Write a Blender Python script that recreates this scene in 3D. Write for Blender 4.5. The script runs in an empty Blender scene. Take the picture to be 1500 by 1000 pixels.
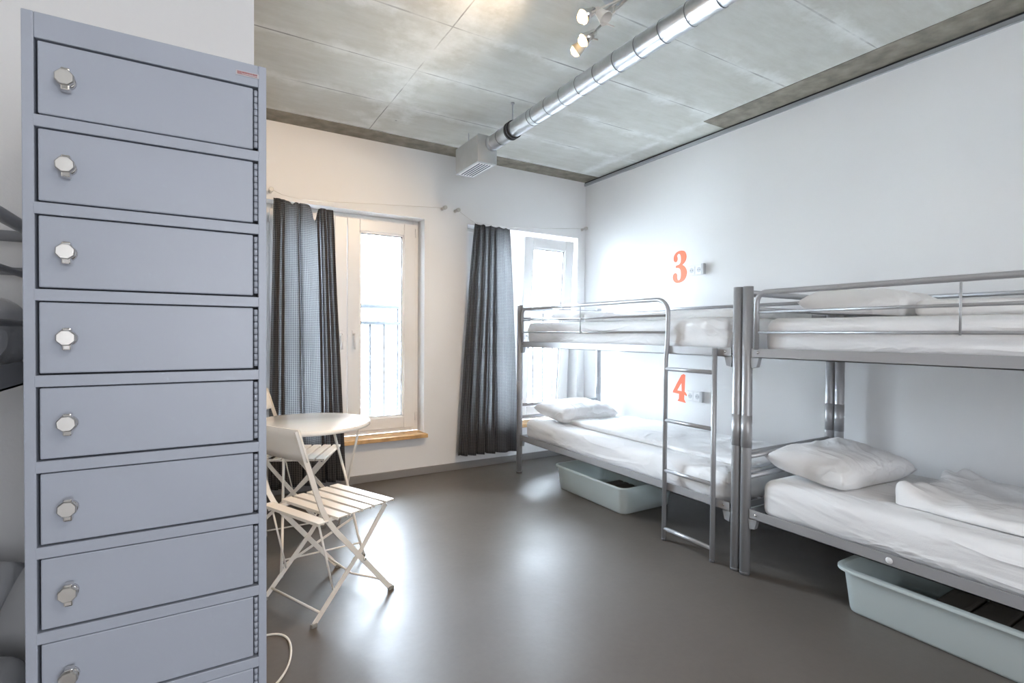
import bpy, bmesh, math, random
from mathutils import Vector, Matrix, noise

S = bpy.context.scene
COL = S.collection
PI = math.pi

# ------------------------------------------------------------------ camera
FPX = 756.39
cam = bpy.data.cameras.new('camera')
cam.sensor_width = 36.0
cam.lens = FPX / 1500.0 * 36.0
cam.clip_start = 0.02
cam_o = bpy.data.objects.new('camera', cam)
COL.objects.link(cam_o)
cr = Vector((0.85773822, -0.51404379, 0.00664213))
cu = Vector((0.00185289, 0.0160114, 0.99987009))
cf = Vector((0.51408336, 0.85761449, -0.01468605))
cam_o.matrix_world = Matrix(((cr.x, cu.x, -cf.x, 0.0), (cr.y, cu.y, -cf.y, 0.0), (cr.z, cu.z, -cf.z, 1.2), (0, 0, 0, 1)))
S.camera = cam_o

# ------------------------------------------------------------------ exposure, sky, lights
S.view_settings.view_transform = 'Standard'
S.view_settings.look = 'None'
S.view_settings.exposure = 1.76
S.view_settings.gamma = 1.0
S.view_settings.use_curve_mapping = False

SKY_STRENGTH = 22.0
W = bpy.data.worlds.new('sky')
S.world = W
W.use_nodes = True
wn = W.node_tree.nodes
wn['Background'].inputs['Color'].default_value = (0.78, 0.87, 1.0, 1)
wn['Background'].inputs['Strength'].default_value = SKY_STRENGTH


def area_light(name, loc, rot, sx, sy, power, col, portal=False):
    l = bpy.data.lights.new(name, 'AREA')
    l.shape = 'RECTANGLE'
    l.size, l.size_y = sx, sy
    l.energy = power
    l.color = col
    o = bpy.data.objects.new(name, l)
    COL.objects.link(o)
    o.location = loc
    o.rotation_euler = rot
    if portal:
        l.cycles.is_portal = True
    return o


area_light('window_daylight', (1.0, 4.47, 1.27), (-PI / 2, 0, 0), 1.22, 1.84, 1, (1, 1, 1), True)
area_light('window_daylight', (2.635, 4.47, 1.27), (-PI / 2, 0, 0), 1.24, 1.84, 1, (1, 1, 1), True)
# added fill light at the windowless rear wall, unseen behind the camera
area_light('rear_fill_light', (0.6, -2.35, 1.40), (PI / 2, 0, 0), 1.8, 1.7, 17, (0.90, 0.93, 1.0))
# weak warm fill added under the rear ceiling, with no fixture
area_light('rear_overhead_fill', (1.0, -0.9, 2.70), (0, 0, 0), 0.6, 0.6, 6, (1.0, 0.93, 0.86))


# ------------------------------------------------------------------ materials
def new_mat(name):
    m = bpy.data.materials.new(name)
    m.use_nodes = True
    nt = m.node_tree
    return m, nt, nt.nodes['Principled BSDF']


def principled(name, col, rough=0.5, metal=0.0, bump=0.0, bscale=60.0, var=0.0, vscale=6.0, coat=0.0, spec=None):
    m, nt, b = new_mat(name)
    b.inputs['Base Color'].default_value = (*col, 1)
    b.inputs['Roughness'].default_value = rough
    b.inputs['Metallic'].default_value = metal
    if spec is not None:
        b.inputs['Specular IOR Level'].default_value = spec
    if coat:
        b.inputs['Coat Weight'].default_value = coat
        b.inputs['Coat Roughness'].default_value = 0.12
    tc = nt.nodes.new('ShaderNodeTexCoord')
    if bump:
        n = nt.nodes.new('ShaderNodeTexNoise')
        n.inputs['Scale'].default_value = bscale
        n.inputs['Detail'].default_value = 4
        nt.links.new(tc.outputs['Object'], n.inputs['Vector'])
        bp = nt.nodes.new('ShaderNodeBump')
        bp.inputs['Strength'].default_value = bump
        bp.inputs['Distance'].default_value = 0.01
        nt.links.new(n.outputs['Fac'], bp.inputs['Height'])
        nt.links.new(bp.outputs['Normal'], b.inputs['Normal'])
    if var:
        n = nt.nodes.new('ShaderNodeTexNoise')
        n.inputs['Scale'].default_value = vscale
        n.inputs['Detail'].default_value = 6
        nt.links.new(tc.outputs['Object'], n.inputs['Vector'])
        cr_ = nt.nodes.new('ShaderNodeValToRGB')
        cr_.color_ramp.elements[0].position = 0.3
        cr_.color_ramp.elements[1].position = 0.7
        cr_.color_ramp.elements[0].color = (*[c * (1 - var) for c in col], 1)
        cr_.color_ramp.elements[1].color = (*[min(1, c * (1 + var)) for c in col], 1)
        nt.links.new(n.outputs['Fac'], cr_.inputs['Fac'])
        nt.links.new(cr_.outputs['Color'], b.inputs['Base Color'])
    return m


def emis(name, col, s):
    m, nt, b = new_mat(name)
    b.inputs['Base Color'].default_value = (*col, 1)
    b.inputs['Emission Color'].default_value = (*col, 1)
    b.inputs['Emission Strength'].default_value = s
    return m


M = {}
M['wall'] = principled('white_wall_paint', (0.80, 0.80, 0.80), 0.75, bump=0.05, bscale=90)
M['plastic_white'] = principled('white_window_plastic', (0.82, 0.82, 0.82), 0.35)
M['steel'] = principled('silver_painted_steel', (0.43, 0.435, 0.45), 0.40, 0.40)
M['steel_dark'] = principled('dark_mesh_steel', (0.08, 0.08, 0.085), 0.5, 0.5)
M['cap'] = principled('grey_plastic_cap', (0.11, 0.11, 0.115), 0.5)
M['sheet'] = principled('white_bed_linen', (0.85, 0.85, 0.855), 0.9, bump=0.08, bscale=220)
M['pillow'] = principled('white_pillow_cotton', (0.87, 0.87, 0.87), 0.9, bump=0.06, bscale=200)
M['locker'] = principled('blue_grey_locker_paint', (0.365, 0.395, 0.46), 0.38, var=0.03, vscale=3)
M['locker_in'] = principled('locker_interior', (0.03, 0.032, 0.04), 0.7)
M['chrome'] = principled('chrome', (0.72, 0.70, 0.68), 0.16, 1.0)
M['brushed'] = principled('brushed_steel', (0.62, 0.60, 0.57), 0.34, 1.0)
M['chair'] = principled('cream_chair_enamel', (0.86, 0.81, 0.74), 0.38)
M['table'] = principled('white_table_enamel', (0.82, 0.81, 0.78), 0.18, coat=0.5)
M['rubber'] = principled('rubber_foot', (0.25, 0.24, 0.22), 0.6)
M['galv'] = principled('galvanised_sheet', (0.66, 0.68, 0.70), 0.33, 0.9, var=0.10, vscale=14)
M['galv_box'] = principled('galvanised_box_sheet', (0.50, 0.53, 0.54), 0.42, 0.6, var=0.06, vscale=9)
M['seam'] = principled('pipe_seam_metal', (0.16, 0.17, 0.18), 0.4, 0.6)
M['black'] = principled('black_rubber', (0.02, 0.02, 0.022), 0.6)
M['slot'] = principled('dark_slot', (0.03, 0.05, 0.08), 0.6)
M['alu'] = principled('aluminium_profile', (0.42, 0.44, 0.46), 0.4, 0.5)
M['wood'] = principled('oiled_wood', (0.58, 0.36, 0.16), 0.4, var=0.25, vscale=18)
M['base'] = principled('grey_baseboard_vinyl', (0.25, 0.24, 0.235), 0.4)
M['orange'] = principled('orange_wall_sticker', (0.88, 0.165, 0.07), 0.6)
M['socket'] = principled('white_socket_plastic', (0.80, 0.80, 0.80), 0.35)
M['socket_in'] = principled('grey_socket_well', (0.58, 0.59, 0.60), 0.5)
M['mat'] = principled('dark_ribbed_mat', (0.21, 0.185, 0.16), 0.8, bump=0.15, bscale=60)
M['cord'] = principled('white_cable', (0.75, 0.72, 0.66), 0.5)
M['bulb'] = emis('glowing_bulb', (1.0, 0.66, 0.30), 3.0)
M['cupw'] = principled('white_lamp_enamel', (0.82, 0.78, 0.72), 0.4)
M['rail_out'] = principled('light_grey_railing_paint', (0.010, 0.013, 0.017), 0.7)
M['facade'] = principled('pale_facade_plaster', (0.78, 0.78, 0.76), 0.8)
M['facade_win'] = principled('facade_window', (0.30, 0.34, 0.38), 0.2)
M['red'] = principled('dark_red_print', (0.30, 0.06, 0.06), 0.5)
M['tagm'] = principled('silver_label', (0.50, 0.49, 0.50), 0.35, 0.4)


def lnk(nt, a, b):
    nt.links.new(a, b)


def math_node(nt, op, a, b=None):
    n = nt.nodes.new('ShaderNodeMath')
    n.operation = op
    for i, v in enumerate((a, b)):
        if v is None:
            continue
        if isinstance(v, (int, float)):
            n.inputs[i].default_value = v
        else:
            nt.links.new(v, n.inputs[i])
    return n.outputs[0]


def ramp(nt, fac, p0, c0, p1, c1):
    r = nt.nodes.new('ShaderNodeValToRGB')
    r.color_ramp.elements[0].position = p0
    r.color_ramp.elements[1].position = p1
    r.color_ramp.elements[0].color = (*c0, 1)
    r.color_ramp.elements[1].color = (*c1, 1)
    nt.links.new(fac, r.inputs['Fac'])
    return r.outputs['Color']


def mixc(nt, fac, a, b):
    n = nt.nodes.new('ShaderNodeMix')
    n.data_type = 'RGBA'
    if isinstance(fac, (int, float)):
        n.inputs[0].default_value = fac
    else:
        nt.links.new(fac, n.inputs[0])
    for i, v in ((6, a), (7, b)):
        if isinstance(v, tuple):
            n.inputs[i].default_value = (*v, 1)
        else:
            nt.links.new(v, n.inputs[i])
    return n.outputs[2]


def noise_tex(nt, vec, scale, detail=5, rough=0.55):
    n = nt.nodes.new('ShaderNodeTexNoise')
    n.inputs['Scale'].default_value = scale
    n.inputs['Detail'].default_value = detail
    n.inputs['Roughness'].default_value = rough
    nt.links.new(vec, n.inputs['Vector'])
    return n.outputs['Fac']


def floor_mat():
    m, nt, b = new_mat('polished_grey_floor_coating')
    tc = nt.nodes.new('ShaderNodeTexCoord')
    v = tc.outputs['Object']
    big = noise_tex(nt, v, 0.9, 3, 0.45)
    fine = noise_tex(nt, v, 34, 6, 0.7)
    c1 = ramp(nt, big, 0.3, (0.120, 0.106, 0.093), 0.72, (0.140, 0.126, 0.113))
    c2 = ramp(nt, fine, 0.35, (0.90, 0.90, 0.90), 0.7, (1.03, 1.03, 1.03))
    mm = nt.nodes.new('ShaderNodeMix')
    mm.data_type = 'RGBA'
    mm.blend_type = 'MULTIPLY'
    mm.inputs[0].default_value = 0.6
    lnk(nt, c1, mm.inputs[6])
    lnk(nt, c2, mm.inputs[7])
    lnk(nt, mm.outputs[2], b.inputs['Base Color'])
    rr = ramp(nt, noise_tex(nt, v, 2.3, 5), 0.3, (0.36,) * 3, 0.7, (0.44,) * 3)
    lnk(nt, rr, b.inputs['Roughness'])
    b.inputs['Specular IOR Level'].default_value = 0.42
    bp = nt.nodes.new('ShaderNodeBump')
    bp.inputs['Strength'].default_value = 0.12
    bp.inputs['Distance'].default_value = 0.01
    lnk(nt, noise_tex(nt, v, 9, 5), bp.inputs['Height'])
    lnk(nt, bp.outputs['Normal'], b.inputs['Normal'])
    return m


def ceiling_mat():
    m, nt, b = new_mat('raw_concrete_ceiling_panels')
    tc = nt.nodes.new('ShaderNodeTexCoord')
    v = tc.outputs['Object']
    sp = nt.nodes.new('ShaderNodeSeparateXYZ')
    lnk(nt, v, sp.inputs[0])
    X, Y = sp.outputs[0], sp.outputs[1]
    wob = math_node(nt, 'MULTIPLY', math_node(nt, 'SUBTRACT', noise_tex(nt, v, 3, 3), 0.5), 0.012)
    # distance to the nearest panel joint running across the room (every 0.508 m)
    fy = math_node(nt, 'FRACT', math_node(nt, 'ADD', math_node(nt, 'DIVIDE', math_node(nt, 'SUBTRACT', Y, 1.395), 0.508), 10.5))
    dy = math_node(nt, 'MULTIPLY', math_node(nt, 'ABSOLUTE', math_node(nt, 'SUBTRACT', fy, 0.5)), 0.508)
    dy = math_node(nt, 'ABSOLUTE', math_node(nt, 'ADD', dy, wob))
    # distance to the joints running along the room
    dx1 = math_node(nt, 'ABSOLUTE', math_node(nt, 'ADD', math_node(nt, 'SUBTRACT', X, 1.085), wob))
    dx2 = math_node(nt, 'ABSOLUTE', math_node(nt, 'SUBTRACT', X, 3.14))
    # panel colour with cloudy stains
    cloud = noise_tex(nt, v, 2.2, 8, 0.65)
    st = nt.nodes.new('ShaderNodeMapping')
    st.inputs['Scale'].default_value = (2.0, 9.0, 1.0)
    lnk(nt, v, st.inputs['Vector'])
    streak = noise_tex(nt, st.outputs[0], 2.0, 8, 0.7)
    base = ramp(nt, cloud, 0.28, (0.42, 0.42, 0.375), 0.72, (0.60, 0.605, 0.575))
    base2 = ramp(nt, streak, 0.3, (0.44, 0.43, 0.38), 0.75, (0.64, 0.645, 0.62))
    col = mixc(nt, 0.45, base, base2)
    # pale lime smears around the joints
    def smear(d, w, seed):
        k = math_node(nt, 'SUBTRACT', 1.0, math_node(nt, 'DIVIDE', d, w))
        mp = nt.nodes.new('ShaderNodeMapping')
        mp.inputs['Location'].default_value = (seed, seed * 2, 0)
        lnk(nt, v, mp.inputs['Vector'])
        n = noise_tex(nt, mp.outputs[0], 4.5, 8, 0.7)
        s = math_node(nt, 'ADD', k, math_node(nt, 'MULTIPLY', math_node(nt, 'SUBTRACT', n, 0.62), 3.2))
        return math_node(nt, 'MINIMUM', math_node(nt, 'MAXIMUM', s, 0.0), 1.0)
    sm = math_node(nt, 'MAXIMUM', smear(dx1, 0.30, 3.1), math_node(nt, 'MULTIPLY', smear(dy, 0.10, 7.7), 0.9))
    sm = math_node(nt, 'MAXIMUM', sm, math_node(nt, 'MULTIPLY', smear(dx2, 0.10, 1.7), 0.9))
    col = mixc(nt, math_node(nt, 'MULTIPLY', sm, 0.75), col, (0.80, 0.81, 0.80))
    # thin dark joint lines, broken up
    gap = noise_tex(nt, v, 2.7, 4)
    gv = math_node(nt, 'MULTIPLY', math_node(nt, 'MAXIMUM', math_node(nt, 'SUBTRACT', gap, 0.40), 0.0), 5.0)
    gv = math_node(nt, 'MINIMUM', gv, 1.0)
    l1 = math_node(nt, 'LESS_THAN', dx1, 0.0035)
    l2 = math_node(nt, 'LESS_THAN', dy, 0.0042)
    ln = math_node(nt, 'MULTIPLY', math_node(nt, 'MAXIMUM', l1, l2), gv)
    col = mixc(nt, math_node(nt, 'MULTIPLY', ln, 0.75), col, (0.13, 0.13, 0.125))
    # small pits
    vor = nt.nodes.new('ShaderNodeTexVoronoi')
    vor.inputs['Scale'].default_value = 2.6
    lnk(nt, v, vor.inputs['Vector'])
    pit = math_node(nt, 'LESS_THAN', vor.outputs['Distance'], 0.022)
    col = mixc(nt, math_node(nt, 'MULTIPLY', pit, 0.6), col, (0.15, 0.15, 0.14))
    lnk(nt, col, b.inputs['Base Color'])
    b.inputs['Roughness'].default_value = 0.7
    bp = nt.nodes.new('ShaderNodeBump')
    bp.inputs['Strength'].default_value = 0.15
    bp.inputs['Distance'].default_value = 0.01
    lnk(nt, streak, bp.inputs['Height'])
    lnk(nt, bp.outputs['Normal'], b.inputs['Normal'])
    return m


def curtain_mat():
    m, nt, b = new_mat('charcoal_grid_check_curtain_cloth')
    uv = nt.nodes.new('ShaderNodeUVMap')
    sp = nt.nodes.new('ShaderNodeSeparateXYZ')
    lnk(nt, uv.outputs[0], sp.inputs[0])
    fs = []
    for o in (0, 1):
        f = math_node(nt, 'FRACT', math_node(nt, 'DIVIDE', sp.outputs[o], 0.0135))
        fs.append(math_node(nt, 'LESS_THAN', f, 0.13))
    g = math_node(nt, 'MAXIMUM', fs[0], fs[1])
    col = mixc(nt, g, (0.030, 0.029, 0.033), (0.27, 0.265, 0.265))
    tcol = mixc(nt, g, (0.33, 0.335, 0.345), (0.66, 0.665, 0.67))
    d = nt.nodes.new('ShaderNodeBsdfDiffuse')
    t = nt.nodes.new('ShaderNodeBsdfTranslucent')
    lnk(nt, col, d.inputs['Color'])
    lnk(nt, tcol, t.inputs['Color'])
    mx = nt.nodes.new('ShaderNodeMixShader')
    mx.inputs[0].default_value = 0.42
    lnk(nt, d.outputs[0], mx.inputs[1])
    lnk(nt, t.outputs[0], mx.inputs[2])
    lnk(nt, mx.outputs[0], nt.nodes['Material Output'].inputs['Surface'])
    nt.nodes.remove(b)
    return m


def glass_mat():
    m, nt, b = new_mat('window_glass')
    tr = nt.nodes.new('ShaderNodeBsdfTransparent')
    tr.inputs['Color'].default_value = (0.96, 0.98, 0.98, 1)
    gl = nt.nodes.new('ShaderNodeBsdfGlossy')
    gl.inputs['Roughness'].default_value = 0.02
    fr = nt.nodes.new('ShaderNodeFresnel')
    fr.inputs['IOR'].default_value = 1.45
    mx = nt.nodes.new('ShaderNodeMixShader')
    lnk(nt, fr.outputs[0], mx.inputs[0])
    lnk(nt, tr.outputs[0], mx.inputs[1])
    lnk(nt, gl.outputs[0], mx.inputs[2])
    lnk(nt, mx.outputs[0], nt.nodes['Material Output'].inputs['Surface'])
    nt.nodes.remove(b)
    return m


def tub_mat():
    m, nt, b = new_mat('translucent_white_plastic')
    b.inputs['Base Color'].default_value = (0.80, 0.86, 0.85, 1)
    b.inputs['Roughness'].default_value = 0.35
    t = nt.nodes.new('ShaderNodeBsdfTranslucent')
    t.inputs['Color'].default_value = (0.86, 0.92, 0.92, 1)
    mx = nt.nodes.new('ShaderNodeMixShader')
    mx.inputs[0].default_value = 0.50
    lnk(nt, b.outputs[0], mx.inputs[1])
    lnk(nt, t.outputs[0], mx.inputs[2])
    lnk(nt, mx.outputs[0], nt.nodes['Material Output'].inputs['Surface'])
    return m




def crease(m, scale, strength, sy):
    # soft fabric creases added to the weave bump
    nt = m.node_tree
    b = nt.nodes['Principled BSDF']
    tc = nt.nodes.new('ShaderNodeTexCoord')
    mp = nt.nodes.new('ShaderNodeMapping')
    mp.inputs['Scale'].default_value = (1.0, sy, 1.3)
    mp.inputs['Rotation'].default_value = (0.2, 0.1, 0.5)
    nt.links.new(tc.outputs['Object'], mp.inputs['Vector'])
    n = nt.nodes.new('ShaderNodeTexNoise')
    n.inputs['Scale'].default_value = scale
    n.inputs['Detail'].default_value = 3
    n.inputs['Distortion'].default_value = 1.1
    nt.links.new(mp.outputs[0], n.inputs['Vector'])
    r = math_node(nt, 'ABSOLUTE', math_node(nt, 'SUBTRACT', n.outputs['Fac'], 0.5))
    r = math_node(nt, 'POWER', math_node(nt, 'SUBTRACT', 1.0, math_node(nt, 'MINIMUM', math_node(nt, 'MULTIPLY', r, 5.0), 1.0)), 2.0)
    bp = nt.nodes.new('ShaderNodeBump')
    bp.inputs['Strength'].default_value = strength
    bp.inputs['Distance'].default_value = 0.012
    nt.links.new(r, bp.inputs['Height'])
    old = b.inputs['Normal'].links[0].from_socket
    nt.links.new(old, bp.inputs['Normal'])
    nt.links.new(bp.outputs['Normal'], b.inputs['Normal'])


crease(M['sheet'], 3.2, 0.55, 0.45)
crease(M['pillow'], 4.0, 0.45, 0.7)
M['floor'] = floor_mat()
M['ceiling'] = ceiling_mat()
M['curtain'] = curtain_mat()
M['glass'] = glass_mat()
M['tub'] = tub_mat()
M['strip'] = principled('rough_brown_concrete', (0.235, 0.215, 0.175), 0.85, bump=0.4, bscale=35, var=0.28, vscale=12)


# ------------------------------------------------------------------ mesh helpers
class MB:
    """collects shapes into one mesh"""

    def __init__(self):
        self.bm = bmesh.new()

    def box(self, x0, x1, y0, y1, z0, z1, bev=0.0, seg=2):
        r = bmesh.ops.create_cube(self.bm, size=1.0)
        vs = r['verts']
        for v in vs:
            v.co = Vector(((x0 + x1) / 2 + v.co.x * (x1 - x0), (y0 + y1) / 2 + v.co.y * (y1 - y0), (z0 + z1) / 2 + v.co.z * (z1 - z0)))
        if bev:
            es = set(e for v in vs for e in v.link_edges)
            bmesh.ops.bevel(self.bm, geom=list(es), offset=bev, segments=seg, profile=0.5, affect='EDGES')
        return self

    def tube(self, pts, r, n=12, caps=True, flat=None, up=None):
        """tube along a polyline; flat=(w,t) gives a rectangular bar instead"""
        pts = [Vector(p) for p in pts]
        bm = self.bm
        rings = []
        prev = None
        for i, p in enumerate(pts):
            if i == 0:
                d = pts[1] - pts[0]
            elif i == len(pts) - 1:
                d = pts[-1] - pts[-2]
            else:
                d = (pts[i + 1] - p).normalized() + (p - pts[i - 1]).normalized()
            d.normalize()
            if up is not None:
                a = Vector(up)
            elif prev is not None:
                a = prev
            else:
                a = Vector((0, 0, 1)) if abs(d.z) < 0.9 else Vector((1, 0, 0))
            a = (a - d * a.dot(d)).normalized()
            prev = a
            c = d.cross(a)
            ring = []
            if flat:
                w, t = flat
                for sa, sc in ((1, 1), (-1, 1), (-1, -1), (1, -1)):
                    ring.append(bm.verts.new(p + a * sa * t / 2 + c * sc * w / 2))
            else:
                for k in range(n):
                    th = 2 * PI * k / n
                    ring.append(bm.verts.new(p + (a * math.cos(th) + c * math.sin(th)) * r))
            rings.append(ring)
        m = len(rings[0])
        for i in range(len(rings) - 1):
            for k in range(m):
                f = bm.faces.new((rings[i][k], rings[i][(k + 1) % m], rings[i + 1][(k + 1) % m], rings[i + 1][k]))
                f.smooth = not flat
        if caps:
            bm.faces.new(list(reversed(rings[0])))
            bm.faces.new(rings[-1])
        return self

    def lathe(self, prof, n=20, mat=None, smooth=True):
        """revolve (r,z) profile about z, then transform by mat"""
        bm = self.bm
        rings = []
        mat = mat or Matrix()
        for r, z in prof:
            rings.append([bm.verts.new(mat @ Vector((max(r, 1e-5) * math.cos(2 * PI * k / n), max(r, 1e-5) * math.sin(2 * PI * k / n), z))) for k in range(n)])
        for i in range(len(rings) - 1):
            for k in range(n):
                f = bm.faces.new((rings[i][k], rings[i][(k + 1) % n], rings[i + 1][(k + 1) % n], rings[i + 1][k]))
                f.smooth = smooth
        if prof[0][0] > 1e-4:
            bm.faces.new(list(reversed(rings[0])))
        if prof[-1][0] > 1e-4:
            bm.faces.new(rings[-1])
        return self

    def prism(self, pts, axis, a, b):
        """extrude a polygon given in the two other axes from a to b along axis"""
        bm = self.bm

        def mk(p, t):
            q = [0, 0, 0]
            o = [i for i in range(3) if i != axis]
            q[axis] = t
            q[o[0]], q[o[1]] = p
            return bm.verts.new(q)
        A = [mk(p, a) for p in pts]
        B = [mk(p, b) for p in pts]
        n = len(pts)
        for i in range(n):
            bm.faces.new((A[i], A[(i + 1) % n], B[(i + 1) % n], B[i]))
        bm.faces.new(list(reversed(A)))
        bm.faces.new(B)
        return self

    def build(self, name, mat, parent=None, recalc=True):
        if recalc:
            bmesh.ops.recalc_face_normals(self.bm, faces=self.bm.faces[:])
        me = bpy.data.meshes.new(name)
        self.bm.to_mesh(me)
        self.bm.free()
        me.materials.append(mat)
        o = bpy.data.objects.new(name, me)
        COL.objects.link(o)
        if parent:
            o.parent = parent
        return o


def tag(o, label=None, cat=None, group=None, kind=None):
    if label:
        o['label'] = label
    if cat:
        o['category'] = cat
    if group:
        o['group'] = group
    if kind:
        o['kind'] = kind
    return o


def empty(name, loc, label, cat, group=None, rz=0.0):
    o = bpy.data.objects.new(name, None)
    o.empty_display_size = 0.1
    COL.objects.link(o)
    o.location = loc
    o.rotation_euler = (0, 0, rz)
    return tag(o, label, cat, group)


def copy_tree(o, parent=None):
    c = o.copy()
    COL.objects.link(c)
    if parent:
        c.parent = parent
    for ch in list(o.children):
        copy_tree(ch, c)
    return c


def box(name, mat, x0, x1, y0, y1, z0, z1, parent=None, bev=0.0):
    return MB().box(x0, x1, y0, y1, z0, z1, bev).build(name, mat, parent)


def tube(name, mat, pts, r, parent=None, n=12, **kw):
    return MB().tube(pts, r, n, **kw).build(name, mat, parent)


def struct(o):
    o['kind'] = 'structure'
    return o


def arc(c, r, a0, a1, u, v, n=6):
    c, u, v = Vector(c), Vector(u), Vector(v)
    return [c + u * (r * math.cos(a0 + (a1 - a0) * i / n)) + v * (r * math.sin(a0 + (a1 - a0) * i / n)) for i in range(n + 1)]


# ------------------------------------------------------------------ room shell
XW, YB, XL, YR, ZC = 3.35, 4.15, -1.36, -2.42, 2.745
struct(box('floor', M['floor'], XL - .1, XW + .1, YR - .1, YB + .3, -0.12, 0.0))
ceil = struct(box('ceiling', M['ceiling'], XL - .1, XW + .1, YR - .1, YB + .3, ZC, ZC + 0.15))
box('edge_strip', M['strip'], XL, XW, 3.945, YB, ZC - 0.004, ZC + 0.01, ceil)
box('edge_strip', M['strip'], 3.11, XW, YR, 2.515, ZC - 0.004, ZC + 0.01, ceil)
W1 = (0.40, 1.617, 0.335, 2.17)
W2 = (2.02, 3.255, 0.335, 2.17)
wb = MB()
for x0, x1 in ((XL - .1, W1[0]), (W1[1], W2[0]), (W2[1], XW + .1)):
    wb.box(x0, x1, YB, YB + 0.3, 0, ZC)
for w in (W1, W2):
    wb.box(w[0], w[1], YB, YB + 0.3, 0, w[2])
    wb.box(w[0], w[1], YB, YB + 0.3, w[3], ZC)
struct(wb.build('wall_back', M['wall']))
struct(box('wall_right', M['wall'], XW, XW + .1, YR, YB, 0, ZC))
struct(box('wall_left', M['wall'], XL - .1, XL, YR, YB, 0, ZC))
struct(box('wall_rear', M['wall'], XL, XW, YR - .1, YR, 0, ZC))
struct(box('wall_partition', M['wall'], XL, 0.128, 1.66, 1.78, 0, ZC))
struct(box('baseboard_back', M['base'], XL, XW, YB - 0.016, YB, 0, 0.062, bev=0.003))
struct(box('baseboard_right', M['base'], XW - 0.012, XW, YR, YB - 0.016, 0, 0.06))
t1 = MB()
t1.box(XW - 0.018, XW, YR, YB, 2.703, 2.728)
struct(t1.build('trim_1', M['alu']))
struct(box('trim_2', M['black'], XW - 0.012, XW, YR, YB, 2.729, 2.7405))


# ------------------------------------------------------------------ windows
def sash(name, x0, x1, z0, z1, parent, hinge_left, y=4.285, tilt=0.0):
    """one casement leaf; built at its own bottom edge so that it can tilt"""
    wd = x1 - x0
    ht = z1 - z0
    fw = 0.098
    m = MB()
    for (a, b, c, d) in ((0, fw, 0, ht), (wd - fw, wd, 0, ht), (fw, wd - fw, 0, fw), (fw, wd - fw, ht - fw, ht)):
        m.box(a, b, 0, 0.07, c, d, 0.006, 2)
    g = 0.012
    for (a, b, c, d) in ((fw - .002, fw + g, fw, ht - fw), (wd - fw - g, wd - fw + .002, fw, ht - fw), (fw, wd - fw, fw - .002, fw + g), (fw, wd - fw, ht - fw - g, ht - fw + .002)):
        m.box(a, b, 0.012, 0.058, c, d)
    s = m.build('sash', M['plastic_white'], parent)
    s.location = (x0, y, z0)
    s.rotation_euler = (tilt, 0, 0)
    box('glass_pane', M['glass'], fw + .001, wd - fw - .001, 0.032, 0.040, fw + .001, ht - fw - .001, s)
    gk = MB()
    for (a, b, c, d) in ((fw + g, fw + g + .006, fw + g, ht - fw - g), (wd - fw - g - .006, wd - fw - g, fw + g, ht - fw - g), (fw + g, wd - fw - g, fw + g, fw + g + .005), (fw + g, wd - fw - g, ht - fw - g - .006, ht - fw - g)):
        gk.box(a, b, 0.024, 0.046, c, d)
    gk.build('gasket', M['cap'], s)
    hx = 0.05 if not hinge_left else wd - 0.05
    h = MB()
    hz = 0.80
    h.box(hx - .015, hx + .015, -0.010, 0.0, hz - .035, hz + .035, 0.003)
    h.tube([(hx, -.008, hz), (hx, -.038, hz), (hx, -.045, hz - .012), (hx, -.047, hz - .12)], 0.0085, 10)
    h.build('handle', M['plastic_white'], s)
    return s


def window(name, w, tilt):
    x0, x1, z0, z1 = w
    zb = z0 + 0.02
    root = bpy.data.objects.new(name, None)
    COL.objects.link(root)
    struct(root)
    fr = MB()
    f = 0.05
    for (a, b, c, d) in ((x0, x0 + f, zb, z1), (x1 - f, x1, zb, z1), (x0 + f, x1 - f, zb, zb + f), (x0 + f, x1 - f, z1 - f, z1)):
        fr.box(a, b, 4.30, 4.37, c, d, 0.005)
    fr.build('window_frame', M['plastic_white'], root)
    xm = (x0 + x1) / 2
    sash('sash', x0 + .034, xm - .002, zb + .032, z1 - .034, root, True)
    sash('sash', xm + .002, x1 - .034, zb + .032, z1 - .034, root, False, tilt=tilt)
    for xx in (x0 + .030, x1 - .030):
        for zz in (zb + .09, z1 - .14):
            tube('hinge', M['plastic_white'], [(xx, 4.279, zz), (xx, 4.279, zz + .07)], 0.007, root, 10)
    MB().box(x0 - .018, x1 + .012, 4.08, 4.30, z0 - .012, z0 + .020, 0.004).build('window_sill', M['wood'], root)
    return root


window('window_1', W1, 0.0)
w2 = window('window_2', W2, 0.072)
st_ = MB()
st_.tube([(2.70, 4.32, 2.085), (2.76, 4.20, 2.07)], 0.004, flat=(0.012, 0.003))
st_.build('tilt_stay', M['alu'], w2)


def railing(x0, x1, label):
    r = empty('balcony_railing', ((x0 + x1) / 2, 4.60, 0.26), label, 'railing')
    h = (x1 - x0) / 2
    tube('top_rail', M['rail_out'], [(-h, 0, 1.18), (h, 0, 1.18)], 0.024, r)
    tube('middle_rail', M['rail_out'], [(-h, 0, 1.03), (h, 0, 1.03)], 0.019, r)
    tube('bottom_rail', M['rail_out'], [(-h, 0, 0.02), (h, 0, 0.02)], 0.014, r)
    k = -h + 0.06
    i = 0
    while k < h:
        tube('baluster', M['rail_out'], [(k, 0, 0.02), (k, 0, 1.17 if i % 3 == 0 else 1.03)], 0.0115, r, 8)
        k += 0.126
        i += 1
    for s in (-1, 1):
        for zz in (0.02, 1.18):
            tube('wall_bracket', M['rail_out'], [(s * h, 0, zz), (s * h, -0.155, zz)], 0.01, r, 8)
    return r


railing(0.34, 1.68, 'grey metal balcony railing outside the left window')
railing(1.95, 3.33, 'grey metal balcony railing outside the window behind the bunk bed')

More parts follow.
